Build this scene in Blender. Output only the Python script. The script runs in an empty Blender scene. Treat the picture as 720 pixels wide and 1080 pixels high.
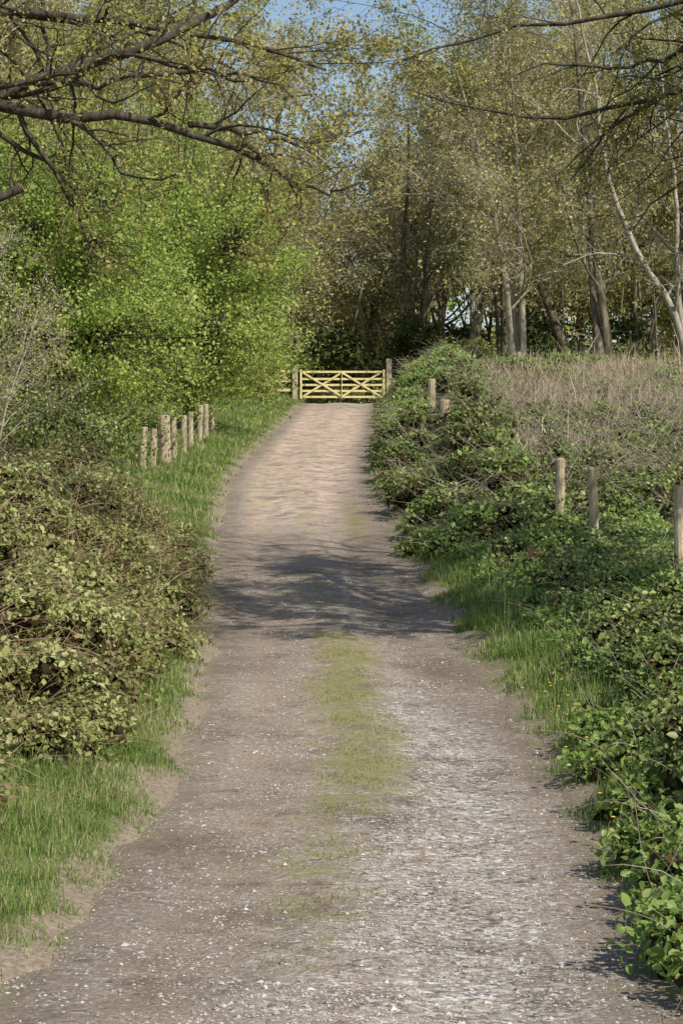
import bpy, math, random
import numpy as np
from mathutils import Vector, Matrix
rs = np.random.RandomState(7)
random.seed(11)
scene = bpy.context.scene
COL = scene.collection

# ------------------------------------------------------------------ helpers
def smooth_table(pts, sig=2.5):
    xs = np.arange(-60, 700, 0.5)
    p = np.array(pts, float)
    v = np.interp(xs, p[:, 0], p[:, 1])
    k = np.exp(-0.5*(np.arange(-20, 21)*0.5/sig)**2); k /= k.sum()
    vp = np.pad(v, 20, mode='edge')
    return xs, np.convolve(vp, k, mode='valid')
ZR = smooth_table([(-60,.4),(0,0),(9.9,-.86),(16.4,-.88),(25.6,-.57),(34,.12),(51,1.65),(72,3.2),(90,4.55),(96,4.8),(110,4.9),(160,5.0),(700,7)])
CX = smooth_table([(-60,0),(0,-.2),(9.9,-.06),(16.4,.27),(25.6,.06),(34,-.45),(51,-1.0),(72,-.5),(96,0.0),(700,0)])
BR = smooth_table([(-60,.15),(10,.2),(25,.3),(35,.42),(45,.8),(55,1.3),(70,1.7),(95,1.0),(130,.3),(700,0)],3)
BL = smooth_table([(-60,.2),(10,.25),(30,.3),(50,.15),(62,.3),(80,.6),(95,.3),(130,.2),(700,0)],4)
def T(tab, y): return np.interp(y, tab[0], tab[1])
def sn(x, y, s, seed=0):
    a = seed*1.7
    return (np.sin(x*s+a)*np.cos(y*s*1.13+a*2.1)+np.sin(x*s*1.9+y*s*1.3+a)*.5+np.sin(y*s*2.7-x*s*2.2+a*3)*.35+np.sin(x*s*4.9+y*s*4.1+a)*.18)/2.0
def sstep(a, b, x):
    t = np.clip((x-a)/(b-a), 0, 1); return t*t*(3-2*t)
def ground(x, y):
    x = np.asarray(x, float); y = np.asarray(y, float)
    u = x-T(CX, y)
    au = np.abs(u)
    hw = 1.5+0.12*sn(x*0, y, 1.1, 3)+.06*sn(x, y, 4.0, 1)
    z = T(ZR, y)-.07+.12*sstep(-.14, .35, au-hw)
    z = z+np.where(u > 0, T(BR, y)*sstep(1.6, 4.4, u), T(BL, y)*sstep(1.6, 4.0, -u))
    z = z+sstep(1.6, 4, au)*(.10*sn(x, y, .9, 5)+.25*sn(x, y, .17, 8)*(u > 0))
    z = z+sstep(1.5, 1.9, au)*.03*sn(x, y, 5, 9)
    return z
def roadz(x, y):
    u = x-T(CX, y)
    return T(ZR, y)+.03*np.exp(-(u/.4)**2)-.02*np.exp(-((np.abs(u)-.8)/.25)**2)+.012*sn(x, y, 2.3, 2)+.006*sn(x, y, 7, 4)-.02

def finish(me, V, groups, mats, tints=None):
    me.vertices.add(len(V)); me.vertices.foreach_set('co', np.ascontiguousarray(V, dtype=np.float32).ravel())
    nl = sum(f.size for f, _, _ in groups); npoly = sum(len(f) for f, _, _ in groups)
    me.loops.add(nl); me.polygons.add(npoly)
    li = np.concatenate([f.ravel() for f, _, _ in groups]).astype(np.int32)
    starts = []; o = 0; mi = []; ti = []
    for f, m, t in groups:
        n, k = f.shape
        starts.append(o+np.arange(n)*k); o += n*k
        mi.append(np.full(n, m)); ti.append(np.full(n, .5) if t is None else t)
    me.loops.foreach_set('vertex_index', li)
    me.polygons.foreach_set('loop_start', np.concatenate(starts).astype(np.int32))
    me.polygons.foreach_set('material_index', np.concatenate(mi).astype(np.int32))
    for m in mats: me.materials.append(m)
    me.update(calc_edges=True)
    a = me.attributes.new('tint', 'FLOAT', 'FACE')
    a.data.foreach_set('value', np.concatenate(ti).astype(np.float32))
    me.validate()

class MB:
    def __init__(s): s.V = []; s.G = []; s.n = 0
    def add(s, V, F, mat=0, tint=None):
        V = np.asarray(V, float).reshape(-1, 3); F = np.asarray(F)
        if len(F) == 0: return
        s.V.append(V); s.G.append((F+s.n, mat, tint)); s.n += len(V)
    def mesh(s, name, mats):
        me = bpy.data.meshes.new(name); finish(me, np.concatenate(s.V), s.G, mats); return me
    def obj(s, name, mats, parent=None):
        o = bpy.data.objects.new(name, s.mesh(name, mats)); COL.objects.link(o)
        if parent: o.parent = parent
        return o

def nrm(a): return a/np.maximum(np.linalg.norm(a, axis=-1, keepdims=True), 1e-9)
def leaves(mb, C, size, mat, tint=None, bias=(0, 0, .6), out=None, outk=.8, fine=False, w=.34, droop=0.):
    C = np.asarray(C, float); N = len(C)
    if N == 0: return
    n = rs.normal(0, 1, (N, 3)); n = nrm(n)+np.array(bias)
    if out is not None: n = n+out*outk
    n = nrm(n)
    r = rs.normal(0, 1, (N, 3)); r[:, 2] -= droop
    A = nrm(r-n*(r*n).sum(1, keepdims=True)); W = np.cross(n, A)
    s = (size*np.exp(rs.normal(0, .28, N)))[:, None]
    if tint is None: tint = rs.rand(N)
    tint = np.clip(tint+.18*sn(C[:, 0]+C[:, 2]*.7, C[:, 1]-C[:, 2]*.9, 1.1, 3), 0, 1)
    if fine:
        V = np.stack([C, C+A*s*.28+W*s*w+n*s*.08, C+A*s*.7+W*s*w*.75+n*s*.05, C+A*s-n*s*.08, C+A*s*.7-W*s*w*.75+n*s*.05, C+A*s*.28-W*s*w+n*s*.08], 1).reshape(-1, 3)
        b = np.arange(N)[:, None]*6
        F = np.concatenate([b+np.array([[0, 1, 2, 3]]), b+np.array([[0, 3, 4, 5]])], 0)
        mb.add(V, F, mat, np.concatenate([tint, tint]))
    else:
        V = np.stack([C, C+A*s*.5+W*s*w+n*s*.07, C+A*s, C+A*s*.5-W*s*w+n*s*.07], 1).reshape(-1, 3)
        F = np.arange(N*4).reshape(N, 4)
        mb.add(V, F, mat, tint)

def tubes(mb, polys, mat, twig=None, rt=.05):
    if twig is not None:
        tubes(mb, [p for p in polys if max(p[1]) > rt], mat); tubes(mb, [p for p in polys if max(p[1]) <= rt], twig); return
    gr = {}
    for pts, rad in polys:
        rm = max(rad)
        k = 9 if rm > .12 else 6 if rm > .04 else 4 if rm > .015 else 3
        gr.setdefault((len(pts), k), []).append((pts, rad))
    for (n, k), L in gr.items():
        P = np.array([[tuple(q) for q in p] for p, _ in L], float); R = np.array([r for _, r in L], float)
        M = len(L)
        Tn = np.gradient(P, axis=1); Tn = nrm(Tn)
        ref = np.zeros((M, 1, 3)); md = nrm(P[:, -1]-P[:, 0])
        ref[:, 0, :] = np.where(np.abs(md[:, 2:3]) > .8, np.array([[1., 0, 0]]), np.array([[0, 0, 1.]]))
        U = nrm(np.cross(Tn, ref)); W = np.cross(Tn, U)
        a = np.arange(k)*2*math.pi/k
        ring = P[:, :, None, :]+R[:, :, None, None]*(U[:, :, None, :]*np.cos(a)[None, None, :, None]+W[:, :, None, :]*np.sin(a)[None, None, :, None])
        V = ring.reshape(-1, 3)
        m, i, j = np.meshgrid(np.arange(M), np.arange(n-1), np.arange(k), indexing='ij')
        b = m*n*k
        F = np.stack([b+i*k+j, b+i*k+(j+1) % k, b+(i+1)*k+(j+1) % k, b+(i+1)*k+j], -1).reshape(-1, 4)
        mb.add(V, F, mat, rs.rand(M).repeat((n-1)*k))

def blades(mb, X, Y, h, w, mat, tint=None, lean=.35, base=None, z0=None):
    N = len(X)
    if N == 0: return
    Z = ground(X, Y) if z0 is None else z0
    B = np.stack([X, Y, Z-.01], 1)
    h = h*np.exp(rs.normal(0, .35, N)); 
    a = rs.rand(N)*2*math.pi; D = np.stack([np.cos(a), np.sin(a), 0*a], 1)
    a2 = rs.rand(N)*2*math.pi; S = np.stack([np.cos(a2), np.sin(a2), 0*a2], 1)*(w*.5)*(np.ones((N, 1)))
    l = np.minimum(np.abs(rs.normal(0, lean, N)), 1.3)[:, None]*h[:, None]
    up = np.array([[0, 0, 1.]])
    M1 = B+up*h[:, None]*.55+D*l*.35; Tp = B+up*(h[:, None]-l*.45)+D*l
    V = np.stack([B-S, B+S, M1+S*.8, M1-S*.8, Tp+S*.15, Tp-S*.15], 1).reshape(-1, 3)
    b = np.arange(N)[:, None]*6
    F = np.concatenate([b+np.array([[0, 1, 2, 3]]), b+np.array([[3, 2, 4, 5]])], 0)
    if tint is None: tint = rs.rand(N)
    tint = np.clip(tint+.26*sn(X, Y, 1.7, 4), 0, 1)
    mb.add(V, F, mat, np.concatenate([tint, tint]))

# ------------------------------------------------------------------ materials
def new_mat(name):
    m = bpy.data.materials.new(name); m.use_nodes = True
    nt = m.node_tree; nt.nodes.clear(); return m, nt, nt.nodes, nt.links
def ramp(nd, stops):
    r = nd.new('ShaderNodeValToRGB'); e = r.color_ramp.elements
    while len(e) > 1: e.remove(e[-1])
    e[0].position = stops[0][0]; e[0].color = (*stops[0][1], 1)
    for p, c in stops[1:]:
        q = e.new(p); q.color = (*c, 1)
    return r
def leaf_mat(name, stops, trans=.35, gloss=False):
    m, nt, nd, lk = new_mat(name)
    at = nd.new('ShaderNodeAttribute'); at.attribute_name = 'tint'
    r = ramp(nd, stops); lk.new(at.outputs['Fac'], r.inputs[0])
    if not gloss: p = nd.new('ShaderNodeBsdfDiffuse'); lk.new(r.outputs[0], p.inputs['Color'])
    else:
        p = nd.new('ShaderNodeBsdfPrincipled'); p.inputs['Roughness'].default_value = .45; p.inputs['Specular IOR Level'].default_value = .35
        lk.new(r.outputs[0], p.inputs['Base Color'])
    t = nd.new('ShaderNodeBsdfTranslucent'); lk.new(r.outputs[0], t.inputs['Color'])
    ms = nd.new('ShaderNodeMixShader'); ms.inputs[0].default_value = trans
    lk.new(p.outputs[0], ms.inputs[1]); lk.new(t.outputs[0], ms.inputs[2])
    o = nd.new('ShaderNodeOutputMaterial'); lk.new(ms.outputs[0], o.inputs[0]); return m
def bark_mat(name, stops, scale=12, bump=.4):
    m, nt, nd, lk = new_mat(name)
    tc = nd.new('ShaderNodeTexCoord')
    mp = nd.new('ShaderNodeMapping'); mp.inputs['Scale'].default_value = (1, 1, .25); lk.new(tc.outputs['Object'], mp.inputs[0])
    no = nd.new('ShaderNodeTexNoise'); no.inputs['Scale'].default_value = scale; no.inputs['Detail'].default_value = 4 if bump else 1; no.inputs['Roughness'].default_value = .65
    lk.new(mp.outputs[0], no.inputs['Vector'])
    r = ramp(nd, stops); lk.new(no.outputs['Fac'], r.inputs[0])
    if not bump: p = nd.new('ShaderNodeBsdfDiffuse'); lk.new(r.outputs[0], p.inputs['Color'])
    else:
        p = nd.new('ShaderNodeBsdfPrincipled'); p.inputs['Roughness'].default_value = .9; p.inputs['Specular IOR Level'].default_value = .1
        lk.new(r.outputs[0], p.inputs['Base Color'])
        b = nd.new('ShaderNodeBump'); b.inputs['Strength'].default_value = bump; b.inputs['Distance'].default_value = .03
        lk.new(no.outputs['Fac'], b.inputs['Height']); lk.new(b.outputs[0], p.inputs['Normal'])
    o = nd.new('ShaderNodeOutputMaterial'); lk.new(p.outputs[0], o.inputs[0]); return m

M_haw = leaf_mat('hawthorn_leaf', [(0, (.15, .20, .045)), (.4, (.31, .39, .085)), (.75, (.45, .53, .14)), (1, (.60, .64, .26))], .42)
M_oak = leaf_mat('young_oak_leaf', [(0, (.22, .20, .05)), (.5, (.41, .375, .11)), (1, (.56, .49, .20))], .4)
M_bud = leaf_mat('spring_bud_leaf', [(0, (.26, .235, .085)), (.5, (.44, .40, .17)), (1, (.60, .54, .30))], .35)
M_budg = leaf_mat('spring_leaf_green', [(0, (.17, .20, .05)), (.5, (.33, .36, .10)), (1, (.47, .48, .18))], .35)
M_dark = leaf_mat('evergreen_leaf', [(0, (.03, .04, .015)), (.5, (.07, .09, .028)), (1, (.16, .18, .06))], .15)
M_bram = leaf_mat('bramble_leaf', [(0, (.15, .08, .04)), (.16, (.29, .20, .09)), (.3, (.17, .17, .055)), (.6, (.29, .31, .09)), (1, (.48, .48, .20))], .3, True)
M_bramR = leaf_mat('bramble_leaf_dark', [(0, (.19, .12, .07)), (.2, (.10, .11, .035)), (.5, (.16, .20, .05)), (.85, (.28, .33, .09)), (1, (.40, .43, .16))], .3, True)
M_weed = leaf_mat('verge_plant_leaf', [(0, (.11, .18, .035)), (.5, (.23, .34, .07)), (1, (.38, .47, .14))], .4, True)
M_grass = leaf_mat('grass_blade', [(0, (.09, .15, .03)), (.45, (.18, .27, .065)), (.72, (.28, .36, .10)), (.87, (.40, .40, .17)), (1, (.56, .48, .30))], .35)
M_moss = leaf_mat('short_grass', [(0, (.16, .16, .045)), (.5, (.29, .28, .09)), (1, (.50, .44, .23))], .25)
M_dry = leaf_mat('dry_grass', [(0, (.25, .18, .10)), (.5, (.46, .37, .24)), (1, (.66, .57, .41))], .25)
M_core = leaf_mat('foliage_inner_shade', [(0, (.025, .018, .010)), (1, (.08, .055, .03))], .05)  # dark inner leaves stop see-through; interior shade put into their colour
M_cane = bark_mat('bramble_cane', [(.3, (.22, .12, .075)), (.6, (.42, .30, .19)), (.8, (.58, .48, .35))], 3, 0)
M_canegrey = bark_mat('dead_cane', [(.3, (.20, .15, .11)), (.7, (.46, .39, .30))], 3, 0)
M_bark = bark_mat('oak_bark', [(.25, (.025, .021, .016)), (.55, (.08, .066, .05)), (.8, (.22, .19, .14))], 14)
M_barkp = bark_mat('pale_bark', [(.3, (.18, .155, .11)), (.55, (.36, .32, .25)), (.8, (.56, .51, .42))], 8)
M_barkm = bark_mat('woodland_bark', [(.3, (.07, .058, .04)), (.55, (.17, .145, .10)), (.8, (.31, .27, .19))], 6, 0)
M_twig = bark_mat('woodland_twig', [(.3, (.24, .20, .14)), (.55, (.42, .37, .28)), (.8, (.56, .50, .40))], 4, 0)
M_cut = bark_mat('sawn_wood', [(.3, (.40, .20, .07)), (.7, (.55, .32, .13))], 20)
M_gate = bark_mat('gate_timber', [(.3, (.56, .44, .18)), (.5, (.70, .58, .27)), (.75, (.78, .67, .37))], 10, .1)
M_post = bark_mat('weathered_post', [(.3, (.20, .155, .09)), (.5, (.40, .325, .21)), (.75, (.58, .50, .36))], 9, .5)
M_wire = bark_mat('fence_wire', [(.3, (.2, .2, .2)), (.7, (.3, .3, .3))], 9, 0)
M_yel, nt, nd, lk = new_mat('dandelion_yellow')
p = nd.new('ShaderNodeBsdfPrincipled'); p.inputs['Base Color'].default_value = (.8, .5, .02, 1); o = nd.new('ShaderNodeOutputMaterial'); lk.new(p.outputs[0], o.inputs[0])

def noise(nd, lk, vec, scale, detail=5, rough=.6):
    n = nd.new('ShaderNodeTexNoise'); n.inputs['Scale'].default_value = scale; n.inputs['Detail'].default_value = detail; n.inputs['Roughness'].default_value = rough
    lk.new(vec, n.inputs['Vector']); return n.outputs['Fac']
def mixc(nd, lk, fac, a, b, mode='MIX'):
    m = nd.new('ShaderNodeMix'); m.data_type = 'RGBA'; m.blend_type = mode
    for s, v in ((m.inputs[0], fac), (m.inputs[6], a), (m.inputs[7], b)):
        if isinstance(v, (tuple, list)): s.default_value = (*v, 1)
        elif isinstance(v, float): s.default_value = v
        else: lk.new(v, s)
    return m.outputs[2]
def attr(nd, name):
    a = nd.new('ShaderNodeAttribute'); a.attribute_name = name; return a.outputs['Fac']
def mth(nd, lk, op, a, b, c=None):
    m = nd.new('ShaderNodeMath'); m.operation = op
    for i, v in enumerate((a, b, c)):
        if v is None: continue
        if isinstance(v, (int, float)): m.inputs[i].default_value = v
        else: lk.new(v, m.inputs[i])
    return m.outputs[0]
def rmp(nd, lk, fac, stops):
    r = ramp(nd, stops); lk.new(fac, r.inputs[0]); return r.outputs[0]

M_ground, nt, nd, lk = new_mat('verge_soil_and_grass')
g = nd.new('ShaderNodeNewGeometry').outputs['Position']
n1 = noise(nd, lk, g, 1.6); n2 = noise(nd, lk, g, 25, 4, .7)
c1 = rmp(nd, lk, n2, [(.3, (.08, .09, .035)), (.5, (.15, .16, .055)), (.7, (.26, .24, .12))])
c2 = rmp(nd, lk, n2, [(.3, (.15, .115, .075)), (.7, (.36, .29, .215))])
ed = attr(nd, 'edge')
f = mth(nd, lk, 'ADD', ed, mth(nd, lk, 'MULTIPLY', mth(nd, lk, 'SUBTRACT', n1, .5), 1.6))
f = rmp(nd, lk, f, [(.35, (0, 0, 0)), (.65, (1, 1, 1))])
cc = mixc(nd, lk, f, c1, c2)
p = nd.new('ShaderNodeBsdfPrincipled'); p.inputs['Roughness'].default_value = .95; p.inputs['Specular IOR Level'].default_value = .1; lk.new(cc, p.inputs['Base Color'])
b = nd.new('ShaderNodeBump'); b.inputs['Strength'].default_value = .5; b.inputs['Distance'].default_value = .03; lk.new(n2, b.inputs['Height']); lk.new(b.outputs[0], p.inputs['Normal'])
o = nd.new('ShaderNodeOutputMaterial'); lk.new(p.outputs[0], o.inputs[0])

M_road, nt, nd, lk = new_mat('gravel')
g = nd.new('ShaderNodeNewGeometry').outputs['Position']
vo = nd.new('ShaderNodeTexVoronoi'); vo.inputs['Scale'].default_value = 30; lk.new(g, vo.inputs['Vector'])
vo2 = nd.new('ShaderNodeTexVoronoi'); vo2.inputs['Scale'].default_value = 5; lk.new(g, vo2.inputs['Vector'])
sx = nd.new('ShaderNodeSeparateColor'); lk.new(vo.outputs['Color'], sx.inputs[0])
sx2 = nd.new('ShaderNodeSeparateColor'); lk.new(vo2.outputs['Color'], sx2.inputs[0])
nbig = noise(nd, lk, g, .7, 6, .65); nfine = noise(nd, lk, g, 40, 6, .85); nmid = noise(nd, lk, g, 5, 6, .8); nm2 = noise(nd, lk, g, 2.2, 7, .75)
stone = rmp(nd, lk, sx.outputs[0], [(0, (.13, .115, .10)), (.35, (.34, .305, .265)), (.8, (.52, .48, .425)), (1, (.84, .80, .74))])
dirt = rmp(nd, lk, nfine, [(.35, (.15, .115, .08)), (.5, (.38, .305, .235)), (.65, (.62, .54, .44))])
fs = mth(nd, lk, 'ADD', mth(nd, lk, 'MULTIPLY', mth(nd, lk, 'SUBTRACT', nmid, .5), 2.4), attr(nd, 'stony'))
fs = rmp(nd, lk, fs, [(.2, (0, 0, 0)), (.7, (1, 1, 1))])
c = mixc(nd, lk, fs, dirt, stone)
tone = rmp(nd, lk, nbig, [(.3, (.60, .555, .51)), (.5, (1, 1, 1)), (.7, (1.16, 1.12, 1.06))])
c = mixc(nd, lk, 1.0, c, tone, 'MULTIPLY')
tone2 = rmp(nd, lk, nm2, [(.34, (.55, .50, .45)), (.5, (1, .985, .97)), (.66, (1.16, 1.14, 1.12))])
c = mixc(nd, lk, 1.0, c, tone2, 'MULTIPLY')
fb = mth(nd, lk, 'MULTIPLY', attr(nd, 'clay'), rmp(nd, lk, nm2, [(.42, (.1, .1, .1)), (.56, (1, 1, 1))]))
c = mixc(nd, lk, fb, c, rmp(nd, lk, sx2.outputs[0], [(0, (.46, .28, .195)), (.5, (.59, .43, .32)), (1, (.68, .56, .44))]))
fd = mth(nd, lk, 'MULTIPLY', attr(nd, 'soil_and_shade'), rmp(nd, lk, nm2, [(.38, (.1, .1, .1)), (.58, (1, 1, 1))]))
c = mixc(nd, lk, fd, c, rmp(nd, lk, nfine, [(.3, (.10, .075, .05)), (.7, (.28, .22, .16))]))
fm = mth(nd, lk, 'ADD', attr(nd, 'moss'), mth(nd, lk, 'ADD', mth(nd, lk, 'MULTIPLY', mth(nd, lk, 'SUBTRACT', noise(nd, lk, g, 9, 7, .85), .5), 2.2), mth(nd, lk, 'MULTIPLY', mth(nd, lk, 'SUBTRACT', nm2, .5), 2.8)))
fm = rmp(nd, lk, fm, [(.42, (0, 0, 0)), (.95, (.85, .85, .85))])
fm2 = mth(nd, lk, 'MULTIPLY', fm, rmp(nd, lk, nfine, [(.3, (.2, .2, .2)), (.5, (1, 1, 1))]))
c = mixc(nd, lk, fm2, c, rmp(nd, lk, nfine, [(.3, (.16, .16, .045)), (.6, (.30, .285, .10)), (.8, (.44, .39, .20))]))
p = nd.new('ShaderNodeBsdfPrincipled'); p.inputs['Roughness'].default_value = .9; p.inputs['Specular IOR Level'].default_value = .15; lk.new(c, p.inputs['Base Color'])
hgt = mth(nd, lk, 'ADD', mth(nd, lk, 'MULTIPLY', vo.outputs['Distance'], -.6), mth(nd, lk, 'ADD', nfine, mth(nd, lk, 'MULTIPLY', nmid, 1.5)))
b = nd.new('ShaderNodeBump'); b.inputs['Strength'].default_value = .75; b.inputs['Distance'].default_value = .02; lk.new(hgt, b.inputs['Height']); lk.new(b.outputs[0], p.inputs['Normal'])
o = nd.new('ShaderNodeOutputMaterial'); lk.new(p.outputs[0], o.inputs[0])

M_stone = bark_mat('pebble_stone', [(.3, (.18, .155, .13)), (.5, (.38, .34, .295)), (.75, (.62, .58, .52))], 14, 0)

# ------------------------------------------------------------------ ground & road
def grid_obj(name, xs, ys, fn, mat, attrs):
    X, Y = np.meshgrid(xs, ys)
    if name == 'gravel_track': X = X+T(CX, Y)
    Z = fn(X, Y)
    V = np.stack([X, Y, Z], -1).reshape(-1, 3)
    nx, ny = len(xs), len(ys)
    i, j = np.meshgrid(np.arange(nx-1), np.arange(ny-1)); a = j*nx+i
    F = np.stack([a, a+1, a+nx+1, a+nx], -1).reshape(-1, 4)
    mb = MB(); mb.add(V, F); ob = mb.obj(name, [mat])
    for k, fnk in attrs.items():
        at = ob.data.attributes.new(k, 'FLOAT', 'POINT'); at.data.foreach_set('value', fnk(X, Y).astype(np.float32).ravel())
    return ob
xs = np.concatenate([-np.geomspace(1500, 12, 34), np.arange(-11, -4, .35), np.arange(-4, 4.5, .09), np.arange(4.6, 12, .35), np.geomspace(12.5, 1500, 34)])
ys = np.concatenate([np.arange(-60, -4, 4), np.arange(-4, 60, .22), np.arange(60, 112, .5), np.geomspace(113, 2500, 50)])
def edge(X, Y): return 1-sstep(1.45, 2.15, np.abs(X-T(CX, Y)))
grid_obj('ground', xs, ys, ground, M_ground, {'edge': edge})
def U(X, Y): return X-T(CX, Y)
def moss(X, Y):
    u = U(X, Y)
    a = .92*np.exp(-((u+.02+.10*sn(Y, Y*0, .9))/(.52+.12*sn(Y, Y*0, 1.3, 4)))**2)*sstep(13.5, 18, Y)*(1-sstep(26.5, 29.5, Y))
    b2 = .62*np.exp(-((u+.30)/.45)**2)*sstep(9.5, 12.5, Y)*(1-sstep(16, 20, Y))
    c2 = .54*np.exp(-((u)/.35)**2)*sstep(26, 29, Y)*(.75+.5*sn(X, Y, .35, 4))
    e2 = .42*np.exp(-((np.abs(u)-1.6)/.22)**2)*(1+.6*sn(X, Y, 1.6, 7))
    e3 = .64*np.exp(-((u-.95)/.35)**2)*sstep(36, 40, Y)*(1-sstep(44, 47, Y))
    e4 = .5*np.exp(-((u+.9)/.3)**2)*sstep(40, 44, Y)*(1-sstep(56, 62, Y))
    return np.maximum.reduce([a, b2, c2, e2, e3, e4, np.full_like(u, .0)])
def clay(X, Y): return sstep(34, 46, Y)*(1-sstep(80, 92, Y))*.9*(1-sstep(.9, 1.4, np.abs(U(X, Y))))
def soil_and_shade(X, Y):
    u = U(X, Y)
    return np.clip(.85*np.exp(-((np.abs(u)-1.5)/.32)**2)+.8*np.exp(-((u-1.0)/.4)**2)*sstep(18, 24, Y)*(1-sstep(44, 52, Y))+.6*sstep(23, 28, Y)*(1-sstep(36, 44, Y))+.45*np.exp(-((u+.85)/.32)**2)*(1-sstep(24, 28, Y)), 0, 1)  # soil at edges and ruts; full-width mid-track term paints in tree shade
def stony(X, Y):
    u = U(X, Y)
    return .38+.35*np.exp(-((u-.65)/.5)**2)*(1-sstep(20, 26, Y))-.2*np.exp(-((u+.8)/.3)**2)
grid_obj('gravel_track', np.arange(-2.1, 2.11, .06), np.arange(-4, 125, .13), roadz, M_road, {'moss': moss, 'clay': clay, 'soil_and_shade': soil_and_shade, 'stony': stony})

N = 52000
Y = 8+26*rs.rand(N)**1.5; u = rs.normal(0, .9, N); u = np.clip(u, -1.6, 1.6)+rs.normal(0, .05, N); X = u+T(CX, Y)
mm = (moss(X, Y) < .3+.3*rs.rand(N)) & (rs.rand(N) < .55+.9*sn(X, Y, 2.2, 3)+.25*(u > 0)); X = X[mm]; Y = Y[mm]; N = len(X)
s = .0045*np.exp(rs.normal(0, .5, N))+.0015; s = np.minimum(s, .024)
oct_ = np.array([[1, 0, 0], [0, 1, 0], [-1, 0, 0], [0, -1, 0], [0, 0, .7], [0, 0, -.7]], float)
ofc = np.array([[0, 1, 4], [1, 2, 4], [2, 3, 4], [3, 0, 4], [1, 0, 5], [2, 1, 5], [3, 2, 5], [0, 3, 5]])
a = rs.rand(N)*6.28; ca, sa = np.cos(a), np.sin(a)
V = oct_[None]*(1+rs.normal(0, .22, (N, 6, 3)))*s[:, None, None]
V = np.stack([V[..., 0]*ca[:, None]*1.3-V[..., 1]*sa[:, None], V[..., 0]*sa[:, None]*1.3+V[..., 1]*ca[:, None], V[..., 2]], -1)
V += np.stack([X, Y, roadz(X, Y)+s*.2], 1)[:, None, :]
mb = MB(); mb.add(V.reshape(-1, 3), (np.arange(N)[:, None, None]*6+ofc[None]).reshape(-1, 3))
ob = mb.obj('loose_gravel_stones', [M_stone])
ob.data.polygons.foreach_set('use_smooth', np.zeros(len(ob.data.polygons), bool))

# ------------------------------------------------------------------ verge grass
mb = MB()
def verge(side, y0, y1, dens, h, w, w0=1.5, w1=2.9, lean=.5, tb=0):
    N = int(dens*(y1-y0)*(w1-w0))
    Y = y0+(y1-y0)*rs.rand(N); uu = w0+(w1-w0)*rs.rand(N)
    X = T(CX, Y)+side*uu
    clump = sn(X, Y, 2.3, 6)+.6*sn(X, Y, 6.5, 2)
    keep = rs.rand(N) < np.clip(-.1+1.1*sstep(w0, w0+.75, uu)+.8*clump, .03, 1)
    X, Y, uu, clump = X[keep], Y[keep], uu[keep], clump[keep]
    hh = h*(.30+.70*sstep(w0, w0+1.0, uu))*(1+.5*clump)
    blades(mb, X, Y, hh, w, 0, np.clip(rs.rand(len(X))*.9+.05+tb+.1*sn(X, Y, 1.3, 2), 0, 1), lean)
verge(-1, 7, 20, 2500, .10, .006, 1.32, 3.0, .65, .07)
verge(-1, 20, 40, 1000, .12, .010, 1.36, 2.6, .6, .04)
verge(-1, 38, 95, 400, .14, .020, 1.45, 4.2, .6, .05)
verge(1, 7, 20, 2600, .18, .006, 1.38, 3.2)
verge(1, 20, 40, 1500, .17, .010, 1.40, 3.4)
verge(1, 38, 95, 400, .20, .020, 1.45, 2.7)
N = 30000; X = rs.uniform(-30, 30, N); Y = rs.uniform(95, 140, N); k = np.abs(X-T(CX, Y)) > 1.6
blades(mb, X[k], Y[k], .35, .05, 0)
mb.obj('verge_grass', [M_grass])
mb = MB(); N = 110000; Y = rs.uniform(10, 34, N); X = T(CX, Y)+rs.normal(0, .5, N)
k = rs.rand(N)*1.3 < (moss(X, Y)+1.0*sn(X, Y, 3.4, 3)+.6*sn(X, Y, 11, 5)-.52)
blades(mb, X[k], Y[k], .024, .007, 0, None, .8, z0=roadz(X[k], Y[k]))
mb.obj('track_centre_turf', [M_moss])

mb = MB(); N = 120000; Y = rs.uniform(42, 92, N); X = rs.uniform(3, 24, N)
cl = sn(X, Y, .55, 2)+.7*sn(X, Y, 1.7, 5)
k = (X > 3.7+(Y-50)*.06+.6*sn(Y, Y*0, .4))&(rs.rand(N) < .45+.8*cl); X = X[k]; Y = Y[k]; cl = cl[k]
blades(mb, X, Y, np.maximum(.38+.30*cl, .1), .022, 0, None, 1.0)
N = 3000; Y = rs.uniform(48, 92, N); X = rs.uniform(4, 24, N); k = (X > 4+(Y-50)*.06)&(sn(X, Y, .55, 2) > .1)
blades(mb, X[k], Y[k], .8, .02, 0, None, .5)
mb.obj('dry_meadow_grass', [M_dry])

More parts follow.
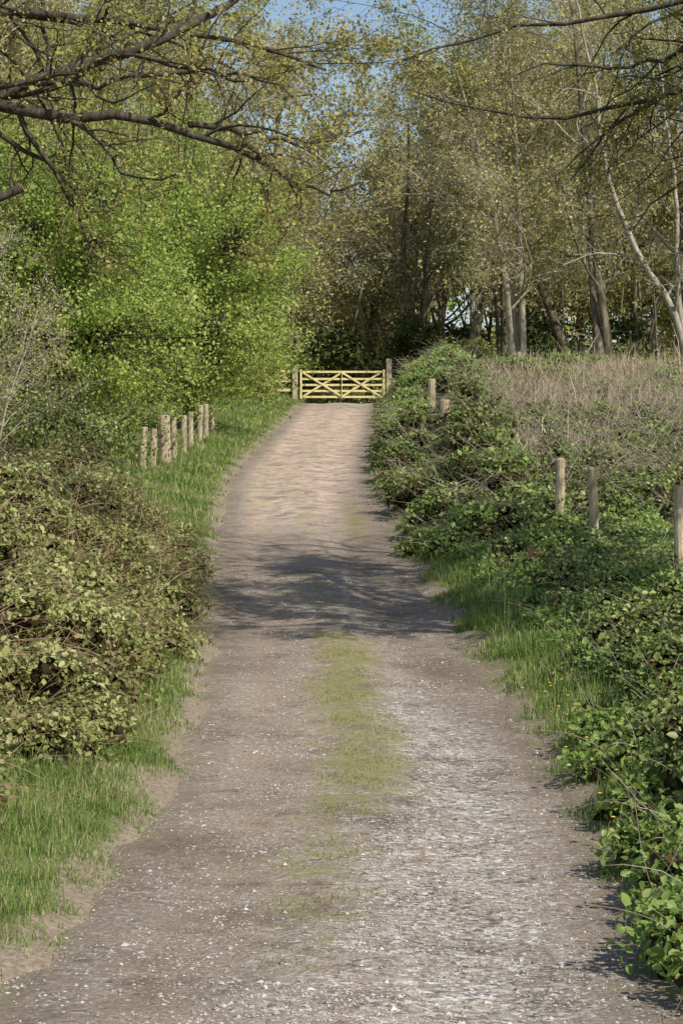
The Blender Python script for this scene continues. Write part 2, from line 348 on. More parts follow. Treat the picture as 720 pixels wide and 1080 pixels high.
# ------------------------------------------------------------------ hedges
def lumps_foliage(mb, L, lsize, dens, mat, corem=None, fine=False, tb=0., outk=.9):
    L = np.array(L)
    area = (L[:, 3]*L[:, 4]+L[:, 3]*L[:, 5]+L[:, 4]*L[:, 5])*4.2
    cnt = (area*dens).astype(int)+5
    idx = np.repeat(np.arange(len(L)), cnt); N = len(idx)
    d = nrm(rs.normal(0, 1, (N, 3))); d[:, 2] = np.where(d[:, 2] < -.3, -d[:, 2], d[:, 2])
    r = 1.1-np.abs(rs.normal(0, .26, N)); ph = L[idx, 0]*3.1+L[idx, 1]
    r = r*(1+.18*np.sin(d[:, 0]*6+ph)*np.cos(d[:, 1]*5+ph)+.14*np.sin(d[:, 2]*9+ph*2))
    r = r+(rs.rand(N) < .10)*rs.rand(N)*.45
    C = L[idx, :3]+d*r[:, None]*L[idx, 3:6]
    tl = rs.rand(len(L))[idx]
    tint = np.clip(.6*rs.rand(N)+.35*tl+.12*d[:, 2]+tb, 0, 1)
    g_ok = C[:, 2] > ground(C[:, 0], C[:, 1])
    leaves(mb, C[g_ok], lsize, mat, tint[g_ok], out=d[g_ok], outk=outk, fine=fine)
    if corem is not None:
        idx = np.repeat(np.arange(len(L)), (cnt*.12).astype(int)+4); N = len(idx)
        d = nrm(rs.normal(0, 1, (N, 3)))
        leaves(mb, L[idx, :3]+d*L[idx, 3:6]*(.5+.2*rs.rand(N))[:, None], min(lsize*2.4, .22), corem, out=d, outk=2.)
def canes(mb, starts, mat, L=1.4, r=.005, up=.7, dirs=None, n=7, sag=.10):
    P = []
    for i, s in enumerate(starts):
        a = random.uniform(0, 6.28); d = Vector((math.cos(a), math.sin(a), up*random.uniform(.0, 1.6)))
        if dirs is not None: d = d*.6+Vector(dirs)*random.uniform(0, 1)
        d.normalize(); p = Vector(s); pts = [p.copy()]; l = L*random.uniform(.3, 1.3); sg = sag*random.uniform(.2, 1.6)
        for k in range(n-1):
            d = (d+Vector((random.gauss(0, .12), random.gauss(0, .12), -sg+random.gauss(0, .08)))).normalized(); p = p+d*l/(n-1); pts.append(p.copy())
        rr = r*random.uniform(.6, 1.1); P.append((pts, list(np.linspace(rr, rr*.4, n))))
    tubes(mb, P, mat)

L = []; LS = []
frontL = lambda y: np.interp(y, [11, 13, 16, 19.5, 27, 34, 40], [-2.6, -2.3, -2.0, -1.68, -1.65, -1.9, -3.0])
for i in range(470):
    y = random.uniform(12.0, 38); f = float(frontL(y)); t = random.random()**.85
    top = 1.95*(1-.3*(y > 33))*min(1, .10+.95*(t*1.6)**.7)
    x = f-.3-t*3.6; zg = float(ground(x, y))
    z = zg+top*random.uniform(.25, 1.)-.3
    r = random.uniform(.2, .5)
    L.append((x, y, max(z, zg+.1), r, r*1.1, r*.8)); LS.append((x+random.uniform(-.2, .3), y+random.uniform(-.4, .4), z+r*.5))
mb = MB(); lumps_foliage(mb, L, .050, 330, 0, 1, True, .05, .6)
canes(mb, LS*9, 2, .75, .0045, .6, (.5, -.4, .1), sag=.08)
mb.obj('bramble_hedge', [M_bram, M_core, M_cane])

# right verge plants
L = []; LS = []
frontR = lambda y: np.interp(y, [9, 13, 16.4, 20, 25.6, 32, 36], [1.55, 1.60, 1.85, 2.1, 2.3, 1.95, 1.5])
for i in range(700):
    y = random.uniform(9, 36) if i < 620 else random.uniform(8, 14); t = random.random(); x = float(frontR(y))+.1+t*3.6
    zg = float(ground(x, y)); r = random.uniform(.12, .32); hh = .08+.66*min(1, .15+t*2)*random.uniform(.2, 1)*float(np.interp(y, [20, 26, 34], [1, .75, .45]))
    L.append((x, y, zg+hh-.1, r, r, r*.8)); LS.append((x, y, zg+hh))
mb = MB(); lumps_foliage(mb, L, .052, 330, 0, 2, True, .05, .3)
L2 = []
for i in range(230):
    y = random.uniform(14, 36); t = random.random(); x = float(frontR(y))+.6+t*4.2
    zg = float(ground(x, y)); r = random.uniform(.2, .42); hh = (.15+.55*random.random())*float(np.interp(y, [22, 33], [1, .55]))
    L2.append((x, y, zg+hh-.1, r, r, r*.8))
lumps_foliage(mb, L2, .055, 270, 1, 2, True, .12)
canes(mb, LS*2, 3, .7, .004, 1.2)
mb.obj('verge_weeds', [M_weed, M_bramR, M_core, M_canegrey])

# right bramble bank
L = []; LS = []; Lg = []
fR = lambda y: np.interp(y, [33, 36, 45, 51, 60, 72, 85, 94], [1.5, 1.05, .80, .75, .85, 1.1, 1.35, 1.9])
for i in range(620):
    y = 35+59*random.random()**1.4; t = random.random(); x = float(fR(y))+.25+t*(2.3 if y < 55 else 2.9)
    zg = float(ground(x, y)); top = float(np.interp(y, [34, 38, 41, 52, 70, 94], [.55, .95, 1.45, 1.35, 1.0, .8]))*min(1, .3+t*2)*(1-.35*(t > .8))
    r = random.uniform(.2, .46)
    if 39 < y < 63 and .0345 < x/y < .056:
        top *= .5 if y < 44 else .15; r *= .65
    z = zg+top*random.uniform(.2, 1)-.2
    row = (x, y, z, r, r*1.2, r*.8)
    (Lg if (y > 58 and t > .1 and random.random() < .85) or random.random() < .3 else L).append(row); LS.append((x, y, z+r*.6))
for i in range(380):
    y = random.uniform(36, 50); x = random.uniform(3.0, 10); zg = float(ground(x, y)); r = random.uniform(.2, .42)
    if 40 < y < 46 and .078 < x/y < .095: continue
    (Lg if random.random() < .35 else L).append((x, y, zg+.05+.35*random.random(), r, r, r*.8)); LS.append((x, y, zg+.4))
for i in range(120):
    y = random.uniform(56, 90); x = random.uniform(4, 16); zg = float(ground(x, y)); r = random.uniform(.25, .55)
    if sn(x, y, .4, 3) > .0: Lg.append((x, y, zg+.1+.2*random.random(), r*1.4, r, r*.7))
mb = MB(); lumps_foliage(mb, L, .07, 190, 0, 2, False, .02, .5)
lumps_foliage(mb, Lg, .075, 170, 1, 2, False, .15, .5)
canes(mb, LS*4, 3, .9, .007, .8)
mb.obj('bramble_hedge', [M_bramR, M_weed, M_core, M_canegrey])

mb = MB(); S = []
for i in range(3400):
    y = random.uniform(38, 58); x = random.uniform(3.3, 11); zg = float(ground(x, y)); S.append((x, y, zg+random.uniform(0, .6)))
canes(mb, S, 0, 1.1, .007, 1.2, n=6)
mb.obj('bare_bramble_thicket', [M_canegrey])

# ------------------------------------------------------------------ trees
def grow(out, tips, p, d, L, r, lvl, P):
    n = P['seg'][lvl]; pts = [p.copy()]; ds = [d.copy()]
    wob = P['wob'][lvl]; g = P['grav'][lvl]
    for i in range(n):
        d = (d+Vector((random.gauss(0, wob), random.gauss(0, wob), random.gauss(0, wob)+g))).normalized()
        p = p+d*(L/n); pts.append(p.copy()); ds.append(d.copy())
    tap = P['tap'][lvl]
    out.append((pts, [r*(1-(1-tap)*k/n) for k in range(n+1)]))
    spawn(out, tips, pts, ds, L, r, lvl, P)
def spawn(out, tips, pts, ds, L, r, lvl, P):
    n = len(pts)-1; tap = P['tap'][lvl]
    if lvl >= P['max']: tips.append(pts); return
    nc = max(1, int(P['n'][lvl]*random.uniform(.75, 1.25)))
    for c in range(nc):
        t = P['t0'][lvl]+(1-P['t0'][lvl])*(c+random.random())/nc; f = min(t, .999)*n; i = int(f); q = pts[i].lerp(pts[i+1], f-i); dd = ds[min(i+1, n)]
        ax = dd.cross(Vector((random.gauss(0, 1), random.gauss(0, 1), random.gauss(0, 1)))).normalized()
        ang = math.radians(random.uniform(*P['ang'][lvl]))*(1-.35*t)
        nd_ = (Matrix.Rotation(ang, 3, ax) @ dd).normalized()
        cl = L*P['ratio'][lvl]*random.uniform(.7, 1.2)*(1-.45*t)
        grow(out, tips, q, nd_, cl, max(r*(1-(1-tap)*t)*P['rr'][lvl], P['rmin']), lvl+1, P)
def tip_leaves(mb, tips, per, sig, size, mat, **kw):
    A = np.array([[tuple(q) for q in t] for t in tips])
    M, n, _ = A.shape; N = M*per
    i = rs.randint(0, M, N); f = rs.rand(N)**.6*(n-1.001); k = f.astype(int); fr = (f-k)[:, None]
    C = A[i, k]*(1-fr)+A[i, k+1]*fr+rs.normal(0, sig, (N, 3))
    tt = np.clip(.7*rs.rand(N)+.3*rs.rand(M)[i], 0, 1)
    leaves(mb, C, size, mat, tt, **kw)

PB = dict(max=4, seg=[8, 6, 4, 3, 2], wob=[.05, .15, .2, .24, .28], grav=[.03, .04, .02, -.03, -.08], tap=[.3, .3, .3, .35, .4],
          n=[17, 8, 7, 3], t0=[.22, .2, .15, .1], ang=[(40, 75), (30, 65), (30, 70), (30, 70)], ratio=[.50, .5, .5, .6], rr=[.42, .5, .5, .55], rmin=.011)
variants = []
for v in range(9):
    far = v >= 6
    out = []; tips = []
    h = random.uniform(15, 18)
    nst = [1, 2, 1, 3, 1, 2, 1, 2, 1][v]
    for s_ in range(nst):
        d = Vector((random.gauss(0, .12+.1*(nst > 1)), random.gauss(0, .12), 1)).normalized()
        PP = dict(PB, n=[17 if nst == 1 else 10, 8, 7, 3])
        if far: PP['max'] = 3; PP['rmin'] = .018
        grow(out, tips, Vector((random.gauss(0, .3)*(nst > 1), random.gauss(0, .3)*(nst > 1), -.3)), d, h*random.uniform(.8, 1), .25/nst**.4, 0, PP)
    mb = MB(); tubes(mb, out, 0, 2)
    k = min(len(tips), 2800); tips = random.sample(tips, k)
    if far: tip_leaves(mb, tips, 18, .4, .17, 1)
    else: tip_leaves(mb, tips, [13, 8, 15, 7, 16, 5][v], .24, .105, 1)
    lm_ = [M_bud, M_bud, M_budg, M_bud, M_budg, M_bud, M_bud, M_budg, M_bud][v]
    variants.append(mb.mesh('woodland_tree_mesh_%d' % v, [M_barkp if v == 3 else M_barkm, lm_, M_twig]))
def put_tree(v, x, y, s=1, name='woodland_tree', rot=None):
    o = bpy.data.objects.new(name, variants[v]); COL.objects.link(o)
    o.location = (x, y, float(ground(x, y))); o.scale = (s, s, s*random.uniform(.95, 1.1)); o.rotation_euler = (0, 0, random.uniform(0, 6.28) if rot is None else rot)
for (v, x, y, s) in [(3, 8.0, 98, 1.1), (1, 11.5, 94, 1.1), (5, 15.5, 92, 1.1), (0, 6.2, 108, 1.2), (5, 19, 98, 1.15), (0, -8, 100, 1.1), (2, -11.5, 92, 1.1), (0, -15, 102, 1.25),
                     (1, -5.4, 118, 1.0), (5, 4.4, 118, 1.05), (4, 12, 112, 1.25), (2, 17, 108, 1.3), (4, 22, 106, 1.25), (1, -19, 98, 1.2), (0, -14, 82, 1.05), (4, -18, 84, 1.1), (3, -10, 112, 1.1)]:
    put_tree(v, x, y, s)
for i in range(22):
    x = -32+64*(i+random.random())/22; y = random.uniform(124, 158)
    put_tree(random.choice([6, 7, 8]), x, y, random.uniform(1.15, 1.45)*(.70 if abs(x+1.2) < 5 else 1))

mb = MB(); L = []
for i in range(240):
    x = random.uniform(-38, 38); y = random.uniform(114, 165)
    r = random.uniform(.9, 2.0); L.append((x, y, float(ground(x, y))+random.uniform(.2, 3.8), r, r, r*.8))
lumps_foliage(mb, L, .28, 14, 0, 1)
L = []
for i in range(140):
    x = random.uniform(-30, 34); y = random.uniform(102, 128)
    if abs(x) < 1.8 and y < 112: continue
    r = random.uniform(.5, 1.4); L.append((x, y, float(ground(x, y))+random.uniform(.1, 2.4), r, r, r*.8))
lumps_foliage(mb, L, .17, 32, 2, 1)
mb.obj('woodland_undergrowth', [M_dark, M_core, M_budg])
mb = MB(); L = []
for i in range(420):
    x = random.uniform(-60, 60); y = random.uniform(168, 200); r = random.uniform(1.5, 3.5)
    L.append((x, y, 5+random.random()**1.2*(19 if abs(x+2.5) > 6 else 11), r, r, r))
lumps_foliage(mb, L, .5, 4.5, 0, 1)
P = []
for i in range(150):
    x = random.uniform(-45, 45); y = random.uniform(115, 170); z = float(ground(x, y)); r = random.uniform(.05, .16); lx = random.gauss(0, 1.3)
    P.append(([Vector((x, y, z-.3)), Vector((x+lx*.3, y, z+4)), Vector((x+lx*.9+random.gauss(0, .3), y, z+9)), Vector((x+lx*1.6, y, z+14))], [r, r*.85, r*.6, r*.2]))
tubes(mb, P, 2)
mb.obj('distant_woodland', [M_budg, M_core, M_barkm])

def crown_tree(name, x, y, h, cz, R, K, per, lsize, mat, bark, base_clear=.15, sig=.2, trunk=.16, tb=0.):
    z0 = float(ground(x, y)); out = []
    att = []
    while len(att) < K:
        d = nrm(rs.normal(0, 1, 3)); r = rs.rand()**.42
        r *= 1+.26*math.sin(d[0]*5+x)*math.cos(d[2]*6+y)+.15*math.sin(d[1]*9+d[2]*7)
        q = np.array([x, y, z0+cz])+d*r*np.array(R)
        if q[2] > z0+base_clear: att.append(q)
    att = np.array(att); mains = att[rs.choice(K, 14, False)]*.6+np.array([x, y, z0+cz*.75])*.4
    fork = Vector((x, y, z0+cz*.35)); 
    out.append(([Vector((x, y, z0-.2)), Vector((x+.05, y, z0+cz*.18)), fork, Vector((x-.1, y, z0+cz*.9))], [trunk, trunk*.85, trunk*.7, trunk*.25]))
    for m in mains:
        m = Vector(m); mid = fork.lerp(m, .5)+Vector((0, 0, -.15*(m-fork).length*.5))+Vector(rs.normal(0, .15, 3))
        out.append(([fork, fork.lerp(mid, .6), mid, m], [trunk*.5, trunk*.4, trunk*.3, trunk*.18]))
    near = np.argmin(((att[:, None]-mains[None])**2).sum(-1), 1)
    for a, i in zip(att, near):
        a_ = Vector(a); m = Vector(mains[i]); mid = m.lerp(a_, .5)+Vector(rs.normal(0, .12, 3))+Vector((0, 0, .1))
        ex = a_+(a_-m).normalized()*random.uniform(.1, .5)
        out.append(([m, mid, a_, ex], [.022, .015, .008, .004]))
    mb = MB(); tubes(mb, out, 0)
    idx = np.repeat(np.arange(K), (per*np.exp(rs.normal(0, .45, K))).astype(int)); N = len(idx)
    od = nrm(att-np.array([x, y, z0+cz*.7])); od[:, 2] *= .5
    tcoord = rs.normal(0, 1, N)
    C = att[idx]+od[idx]*tcoord[:, None]*sig*2.1+rs.normal(0, 1, (N, 3))*np.array([sig, sig, sig*.6]); C[:, 2] -= tcoord**2*.05
    t = np.clip(.6*rs.rand(N)+.4*rs.rand(K)[idx]+tb, 0, 1)
    leaves(mb, C, lsize, 1, t, out=od[idx], outk=.35)
    return mb.obj(name, [bark, mat])
crown_tree('hawthorn_tree', -6.4, 50, 9, 4.2, (3.1, 3.0, 3.9), 560, 110, .078, M_haw, M_bark, .3, .22)
crown_tree('hawthorn_tree', -4.4, 63, 9, 4.4, (3.2, 3.0, 4.3), 560, 105, .09, M_haw, M_bark, .5, .23)
crown_tree('hawthorn_tree', -9.5, 60, 10, 4.4, (3.2, 3.0, 4.2), 330, 100, .10, M_haw, M_bark, .3, .25, tb=-.1)
crown_tree('hawthorn_tree', -5.2, 78, 8, 3.8, (3.0, 2.6, 3.7), 320, 90, .12, M_haw, M_bark, .3, .25, tb=-.05)
crown_tree('hawthorn_bush', -3.6, 84, 3, 1.1, (1.4, 3.5, 1.3), 170, 100, .11, M_budg, M_bark, .1, .18, .05)
crown_tree('hawthorn_bush', -5.6, 44, 3, 1.0, (1.4, 2.4, 1.1), 170, 90, .07, M_bramR, M_bark, .1, .18, .05)
crown_tree('holly_bush', 3.3, 103, 4, 1.6, (1.0, 1.0, 1.9), 90, 110, .13, M_dark, M_bark, .1, .2, .05)
crown_tree('hawthorn_bush', -6.6, 56, 3, 1.4, (1.7, 3.5, 1.6), 190, 90, .09, M_haw, M_bark, .1, .2, .05, tb=-.15)

PS = dict(max=3, seg=[6, 5, 4, 3], wob=[.08, .15, .2, .22], grav=[.02, .02, 0, -.03], tap=[.4, .4, .4, .5], n=[9, 7, 5], t0=[.2, .1, .1], ang=[(25, 55), (25, 60), (25, 60)], ratio=[.55, .55, .55], rr=[.6, .6, .6], rmin=.006)
out = []; tips = []
for i in range(12):
    a = random.uniform(0, 6.28); x = -7.1+math.cos(a)*.6; y = 41+math.sin(a)*.6
    grow(out, tips, Vector((x, y, float(ground(x, y)))), Vector((math.cos(a)*.45-.05, math.sin(a)*.5, 1)).normalized(), random.uniform(3.2, 5.0), .03, 0, PS)
mb = MB(); tubes(mb, out, 0); tip_leaves(mb, tips, 6, .08, .05, 1); mb.obj('bare_willow_shrub', [M_barkp, M_bud])

PO = dict(max=4, seg=[6, 7, 7, 5, 4], wob=[.1, .16, .22, .27, .3], grav=[.0, .0, -.01, -.01, -.01], tap=[.3, .3, .3, .35, .4],
          n=[9, 9, 8, 5], t0=[.15, .12, .1, .1], ang=[(30, 65), (35, 75), (35, 75), (35, 75)], ratio=[.42, .42, .45, .5], rr=[.5, .5, .5, .55], rmin=.0045)
def crv(pts, n=18):
    P_ = np.array(pts, float); s_ = np.r_[0, np.cumsum(np.linalg.norm(np.diff(P_, axis=0), axis=1))]; t = np.linspace(0, s_[-1], n)
    Q = np.stack([np.interp(t, s_, P_[:, k]) for k in range(3)], 1)
    Q2 = Q.copy(); Q2[1:-1] = (Q[:-2]+2*Q[1:-1]+Q[2:])/4; Q2[1:-1] += rs.normal(0, .04, (n-2, 3)); return [Vector(q) for q in Q2]
def limb(out, tips, pts, r0, r1, P, lvl=1, nch=None, Lf=1.):
    q = crv(pts); n = len(q); out.append((q, list(np.linspace(r0, r1, n))))
    if nch == 0: return
    ds = [(q[min(i+1, n-1)]-q[max(i-1, 0)]).normalized() for i in range(n)]
    L = sum((q[i+1]-q[i]).length for i in range(n-1))
    P2 = dict(P); 
    if nch: P2['n'] = list(P['n']); P2['n'][lvl] = nch
    P2['tap'] = list(P['tap']); P2['tap'][lvl] = r1/r0
    spawn(out, tips, q, ds, L*Lf, r0, lvl, P2)
gz = float(ground(-8.8, 28))
out = []; tips = []
out.append(([Vector((-8.8, 28, gz-.3)), Vector((-8.8, 28, gz+1)), Vector((-8.7, 28, gz+2.8)), Vector((-8.4, 28, gz+5)), Vector((-8.6, 28.2, gz+8)), Vector((-8.4, 28.5, gz+11.5))], [.52, .4, .34, .28, .17, .05]))
limb(out, tips, [(-8.6, 28, 4.0), (-6.5, 27.8, 5.7), (-4.4, 28, 6.5), (-3.4, 28, 6.8), (-2.3, 28.3, 7.2), (-1.4, 28.5, 7.75), (-.5, 28.6, 8.5)], .15, .035, PO, 1, 14)
limb(out, tips, [(-8.6, 28, 3.8), (-6.2, 28, 5.8), (-4.4, 27.5, 6.32), (-3.66, 27.4, 6.15), (-2.56, 27.3, 6.15), (-1.46, 27.2, 5.85), (-.85, 27.1, 5.4), (-.4, 27, 5.1)], .15, .025, PO, 1, 15, .8)
limb(out, tips, [(-1.9, 27.25, 6.0), (-1.2, 27.2, 5.92), (-.6, 27.3, 5.8), (.25, 27.5, 5.95)], .045, .01, PO, 2, 12)
limb(out, tips, [(-1.2, 27.2, 5.75), (-.7, 27.2, 5.35), (-.15, 27.2, 5.15), (.4, 27.2, 5.35)], .035, .008, PO, 2, 9)
limb(out, tips, [(-4.0, 27.8, 6.65), (-3.0, 27.2, 6.5), (-2.0, 27, 6.65), (-1.0, 26.8, 6.5), (-.3, 26.8, 6.3)], .05, .01, PO, 2, 13)
limb(out, tips, [(-8.5, 28, 5.5), (-6, 28.5, 7.6), (-4, 28.5, 7.6), (-1.8, 28.8, 7.5), (-.2, 29, 7.0)], .11, .018, PO, 1, 16)
limb(out, tips, [(-8.5, 28, 6.5), (-7, 27, 9), (-5, 26, 10.5)], .10, .02, PO, 1, 9)
limb(out, tips, [(-8.5, 28, 7.5), (-10.5, 27, 9.5), (-12, 26, 10.5)], .10, .02, PO, 1, 9)
limb(out, tips, [(-8.6, 28, 3.0), (-6.4, 27, 4.2), (-4.7, 26.5, 4.82), (-4.15, 26.5, 5.0), (-3.86, 26.5, 5.12)], .12, .055, PO, 1, 0)
mb = MB(); tubes(mb, out, 0)
tip_leaves(mb, tips, 12, .06, .05, 1, fine=False)
c = np.array([-3.86, 26.5, 5.12]); ax = nrm(np.array([.29, 0, .12])); uu = nrm(np.cross(ax, [0, 1, 0])); ww = np.array([0, 1., 0]); a = np.arange(10)*.628
V = np.concatenate([[c+ax*.006], c+ax*.004+.056*(np.cos(a)[:, None]*uu+np.sin(a)[:, None]*ww)]); mb.add(V, np.array([[0, 1+i, 1+(i+1) % 10] for i in range(10)]), 2)
mb.obj('oak_tree', [M_bark, M_oak, M_cut])

gx, gy = 9.6, 27.5; gz = float(ground(gx, gy)); out = []; tips = []
out.append(([Vector((gx, gy, gz-.3)), Vector((gx, gy, gz+1)), Vector((gx-.1, gy, gz+3)), Vector((gx, gy, gz+5)), Vector((gx+.2, gy+.2, gz+8)), Vector((gx, gy, gz+11))], [.5, .38, .32, .26, .16, .05]))
limb(out, tips, [(gx, gy, 5), (6.5, 29, 6.5), (4.8, 29.5, 6.9), (4.1, 29.8, 6.75), (3.4, 30, 6.25), (3.15, 30, 5.7)], .10, .012, PO, 1, 17, .8)
limb(out, tips, [(gx, gy, 5.3), (6, 29, 7.1), (4.4, 29.8, 6.85), (3.1, 30.1, 6.5), (1.8, 30.3, 6.65), (.9, 30.4, 7.0)], .085, .009, PO, 1, 18, .75)
limb(out, tips, [(gx, gy, 6), (6.5, 29, 8.0), (4.4, 30, 8.0), (2.8, 30.2, 7.9), (1.4, 30.4, 7.6), (.7, 30.5, 7.35)], .09, .01, PO, 1, 18, .8)
limb(out, tips, [(gx, gy, 6.5), (8.4, 29, 8.6), (6, 30.5, 9.7), (3.5, 31.5, 10)], .1, .02, PO, 1, 12)
limb(out, tips, [(gx, gy, 4.6), (8, 28.5, 6.2), (6, 29.5, 6.6), (4.6, 30, 5.7), (4.0, 30, 5.0)], .08, .01, PO, 1, 12)
limb(out, tips, [(6.2, 29.3, 7.6), (5.0, 29.8, 7.5), (3.9, 30, 7.2), (3.0, 30.1, 7.3), (2.3, 30.1, 7.1)], .05, .01, PO, 2, 14)
mb = MB(); tubes(mb, out, 0); tip_leaves(mb, tips, 6, .05, .045, 1); mb.obj('oak_tree', [M_bark, M_oak])
gx, gy = 7.8, 22.5; gz = float(ground(gx, gy)); out = []; tips = []
out.append(([Vector((gx, gy, gz-.3)), Vector((gx, gy, gz+1)), Vector((gx-.1, gy, gz+3)), Vector((gx, gy, gz+5)), Vector((gx+.2, gy+.2, gz+8)), Vector((gx, gy, gz+11))], [.5, .38, .32, .26, .16, .05]))
for (ex, ey, ez) in [(4.3, 23.5, 8.8), (5.0, 26, 8.6), (6, 27, 10), (4.6, 21, 9.6), (9.5, 25, 9), (10.5, 21, 8.5), (5.5, 24.5, 10.5), (4.4, 25, 9.4), (5.2, 28.5, 9.3)]:
    limb(out, tips, [(gx, gy, 5+random.random()*2), (gx*.6+ex*.4, gy*.6+ey*.4, ez-.9), (ex, ey, ez)], .11, .02, PO, 1, 10, 1.0)
mb = MB(); tubes(mb, out, 0); tip_leaves(mb, tips, 7, .12, .10, 1); mb.obj('oak_tree', [M_bark, M_oak])

out = []; tips = []
PA = dict(PO, rmin=.008, n=[9, 8, 6, 4])
z0 = float(ground(13.2, 80))
limb(out, tips, [(13.0, 80, z0-.2), (12.2, 80, z0+2.6), (10.6, 80, 10.0), (9.6, 80, 13.0), (9.2, 80, 16), (8.4, 80, 19.5)], .15, .03, PA, 1, 10, .6)
limb(out, tips, [(12.9, 80.5, z0-.2), (12.4, 80.5, z0+3), (12.3, 80.5, 12), (11.6, 80.5, 17)], .14, .03, PA, 1, 8, .6)
mb = MB(); tubes(mb, out, 0); tip_leaves(mb, tips, 2, .1, .09, 1); mb.obj('ash_tree', [M_barkp, M_bud])

# ------------------------------------------------------------------ gate & fences
def box(mb, p0, p1, w, h, mat=0, bev=.006):
    p0 = np.array(p0, float); p1 = np.array(p1, float); a = nrm(p1-p0)
    up = np.array([0, 0, 1.]) if abs(a[2]) < .95 else np.array([0, 1., 0])
    s = nrm(np.cross(a, up)); t = np.cross(s, a)
    pr = [(w/2, h/2-bev), (w/2-bev, h/2), (-w/2+bev, h/2), (-w/2, h/2-bev), (-w/2, -h/2+bev), (-w/2+bev, -h/2), (w/2-bev, -h/2), (w/2, -h/2+bev)]
    V = [p+s*x_+t*y_ for p in (p0, p1) for x_, y_ in pr]
    mb.add(np.array(V), np.array([[i, (i+1) % 8, 8+(i+1) % 8, 8+i] for i in range(8)]), mat)
    mb.add(np.array(V[:8]+V[8:]), np.array([[0, 7, 6, 5, 4, 3, 2, 1], [8, 9, 10, 11, 12, 13, 14, 15]]), mat)
def child(mb, name, par, mats): o = mb.obj(name, mats); o.parent = par; o.data.polygons.foreach_set('use_smooth', np.zeros(len(o.data.polygons), bool)); return o
gt = bpy.data.objects.new('field_gate', None); COL.objects.link(gt)
gy = 95.; zb = 4.95
mb = MB()
for z in (.05, .31, .57, .83, 1.14): box(mb, (-1.70, gy, zb+z), (1.78, gy, zb+z), .04, .09)
child(mb, 'rails', gt, [M_gate])
mb = MB()
for x in (-1.76, 1.84): box(mb, (x, gy, zb-.02), (x, gy, zb+1.24), .09, .10)
box(mb, (.02, gy-.095, zb), (.02, gy-.095, zb+1.18), .03, .08)
child(mb, 'stiles', gt, [M_gate])
mb = MB()
for a_, b_ in (((-1.66, .08), (.0, 1.1)), ((.04, 1.1), (1.68, .08)), ((-1.66, 1.1), (-.0, .08)), ((.04, .08), (1.68, 1.1))):
    up_ = a_[1] < b_[1]
    box(mb, (a_[0], gy+(-.036 if up_ else -.064), zb+a_[1]), (b_[0], gy+(-.036 if up_ else -.064), zb+b_[1]), .025, .08)
child(mb, 'braces', gt, [M_gate])
mb = MB(); box(mb, (-2.02, gy, 4.4), (-2.02, gy, 6.3), .24, .24, 0, .02); box(mb, (2.06, gy+.05, 4.4), (2.06, gy+.05, 6.66), .24, .24, 0, .02)
child(mb, 'gate_posts', gt, [M_post])
fn = bpy.data.objects.new('post_and_rail_fence', None); COL.objects.link(fn)
mb = MB()
for z in (5.3, 5.7, 6.12): box(mb, (-5.6, gy+.1, z), (-2.15, gy+.02, z), .04, .12)
for x in (-3.1, -4.4, -5.6): box(mb, (x, gy+.16, 4.6), (x, gy+.16, 6.25), .1, .1)
child(mb, 'rails_and_posts', fn, [M_gate])

def round_post(mb, x, y, z1, r=.06, lean=(0, 0), depth=.4):
    z0 = float(ground(x, y))-depth
    k = 10; a = np.arange(k)*2*math.pi/k; rings = [(z0, r*1.05), ((z0+z1)/2, r), (z1-.02, r*.97), (z1, r*.8)]
    V = []
    for z, rr_ in rings:
        t = (z-z0)/(z1-z0)
        V += [(x+lean[0]*t+rr_*math.cos(q)*(1+.05*math.sin(3*q+x)), y+lean[1]*t+rr_*math.sin(q), z) for q in a]
    F = [[j*k+i, j*k+(i+1) % k, (j+1)*k+(i+1) % k, (j+1)*k+i] for j in range(3) for i in range(k)]
    V.append((x+lean[0], y+lean[1], z1+.004)); mb.add(np.array(V), np.array(F), 0)
    mb.add(np.array(V[3*k:]), np.array([[i, (i+1) % k, k] for i in range(k)]), 0)
fr = bpy.data.objects.new('wire_fence', None); COL.objects.link(fr)
RP = [(4.35, 28.0, 1.50), (3.85, 33, 1.74), (3.5, 35.2, 1.90), (3.9, 45, 2.42), (2.75, 52.6, 3.16), (2.5, 52.9, 3.45), (2.55, 62, 4.35), (3.0, 74, 5.3), (6.9, 85, 6.4)]
mb = MB()
for i, (x, y, z) in enumerate(RP): round_post(mb, x, y, z, [.065, .07, .075, .10, .08, .13, .11, .09, .09][i], (random.gauss(0, .05), 0))
child(mb, 'posts', fr, [M_post])
mb = MB(); P = []
for (a_, b_) in zip(RP[:-2], RP[1:-1]):
    for dz in (.12, .4, .7):
        p0 = Vector((a_[0], a_[1], a_[2]-dz)); p1 = Vector((b_[0], b_[1], b_[2]-dz)); P.append(([p0, p0.lerp(p1, .5)-Vector((0, 0, .03)), p1], [.003]*3))
tubes(mb, P, 0); child(mb, 'wires', fr, [M_wire])
fl = bpy.data.objects.new('wire_fence', None); COL.objects.link(fl)
mb = MB(); LP = [(-4.50, 49.0), (-4.35, 50.2), (-4.15, 51.5), (-4.05, 53), (-3.98, 55), (-3.93, 57), (-3.85, 59), (-3.78, 61), (-3.72, 63)]
for i, (x, y) in enumerate(LP): round_post(mb, x, y, float(ground(x, y))+(1.2 if i == 2 else 1.0), .15 if i == 2 else .075, (random.gauss(0, .04), 0))
child(mb, 'posts', fl, [M_post])
mb = MB(); P = []
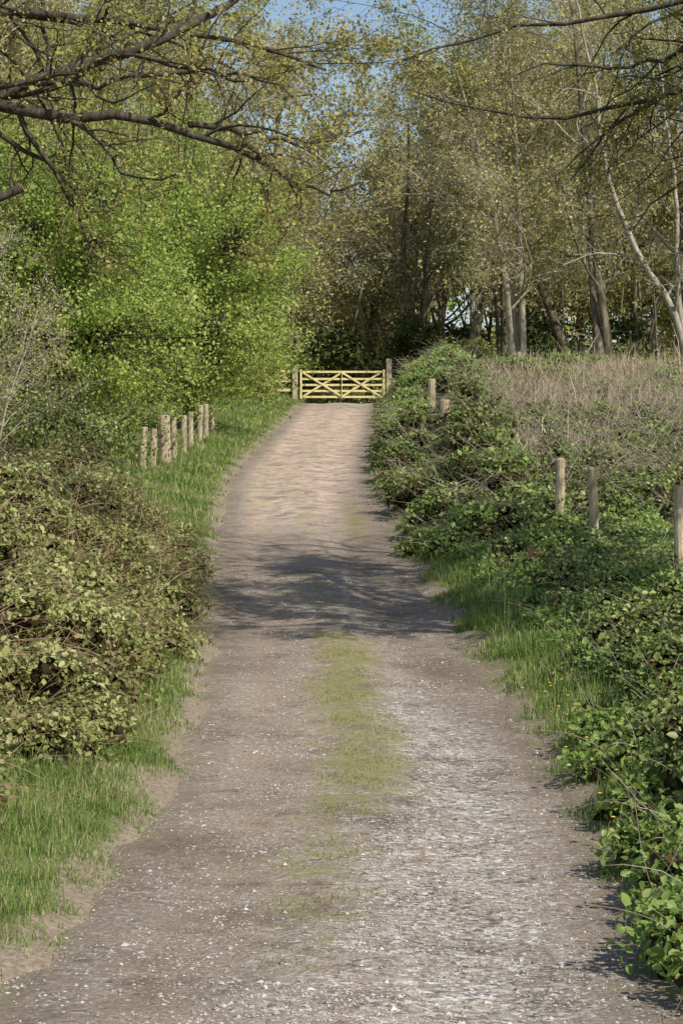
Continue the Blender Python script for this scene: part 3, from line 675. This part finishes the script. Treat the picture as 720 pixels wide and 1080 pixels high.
for (a_, b_) in zip(LP[:-1], LP[1:]):
    za = float(ground(*a_)); zb_ = float(ground(*b_))
    for dz in (.3, .5, .7, .9): P.append(([Vector((a_[0]+.08, a_[1], za+dz)), Vector((b_[0]+.08, b_[1], zb_+dz))], [.005]*2))
tubes(mb, P, 0); child(mb, 'wires', fl, [M_wire])

mb = MB()
for i in range(26):
    y = random.uniform(14, 24); x = float(T(CX, y))+random.uniform(1.65, 2.1); z = float(ground(x, y))+random.uniform(.12, .22)
    a = np.arange(8)*.785; r = .018
    V = np.concatenate([[(x, y, z+.008)], np.stack([x+r*np.cos(a), y+r*np.sin(a), np.full(8, z)], 1)]); mb.add(V, np.array([[0, 1+k, 1+(k+1) % 8] for k in range(8)]), 0)
    tubes(mb, [([Vector((x, y, z-.2)), Vector((x, y, z))], [.002, .002])], 1)
mb.obj('dandelion_flowers', [M_yel, M_weed])

# ------------------------------------------------------------------ light, sky, camera
S = Vector((.60, -.64, .86)).normalized()
sd = bpy.data.lights.new('sun', 'SUN'); sd.energy = 5.0; sd.angle = math.radians(.5); sd.color = (1, .96, .88)
so = bpy.data.objects.new('sun', sd); COL.objects.link(so); so.rotation_euler = (-S).to_track_quat('-Z', 'Y').to_euler(); so.location = S*100
w = bpy.data.worlds.new('World'); scene.world = w; w.use_nodes = True
nt = w.node_tree; nt.nodes.clear(); sk = nt.nodes.new('ShaderNodeTexSky'); sk.sky_type = 'NISHITA'; sk.sun_disc = False
sk.sun_elevation = math.asin(S.z); sk.sun_rotation = math.atan2(S.x, S.y)
bg = nt.nodes.new('ShaderNodeBackground'); bg.inputs[1].default_value = .13; ow = nt.nodes.new('ShaderNodeOutputWorld')
nt.links.new(sk.outputs[0], bg.inputs[0]); nt.links.new(bg.outputs[0], ow.inputs[0])
cam = bpy.data.cameras.new('camera'); co = bpy.data.objects.new('camera', cam); COL.objects.link(co)
cam.sensor_fit = 'VERTICAL'; cam.sensor_height = 24; cam.sensor_width = 24; cam.lens = 24*2300/1080; cam.clip_end = 5000; cam.clip_start = .1
co.location = (0, 0, 1.65); co.rotation_euler = (math.radians(89.0), 0, 0)
scene.camera = co
scene.view_settings.view_transform = 'Standard'; scene.view_settings.look = 'None'; scene.view_settings.exposure = 0
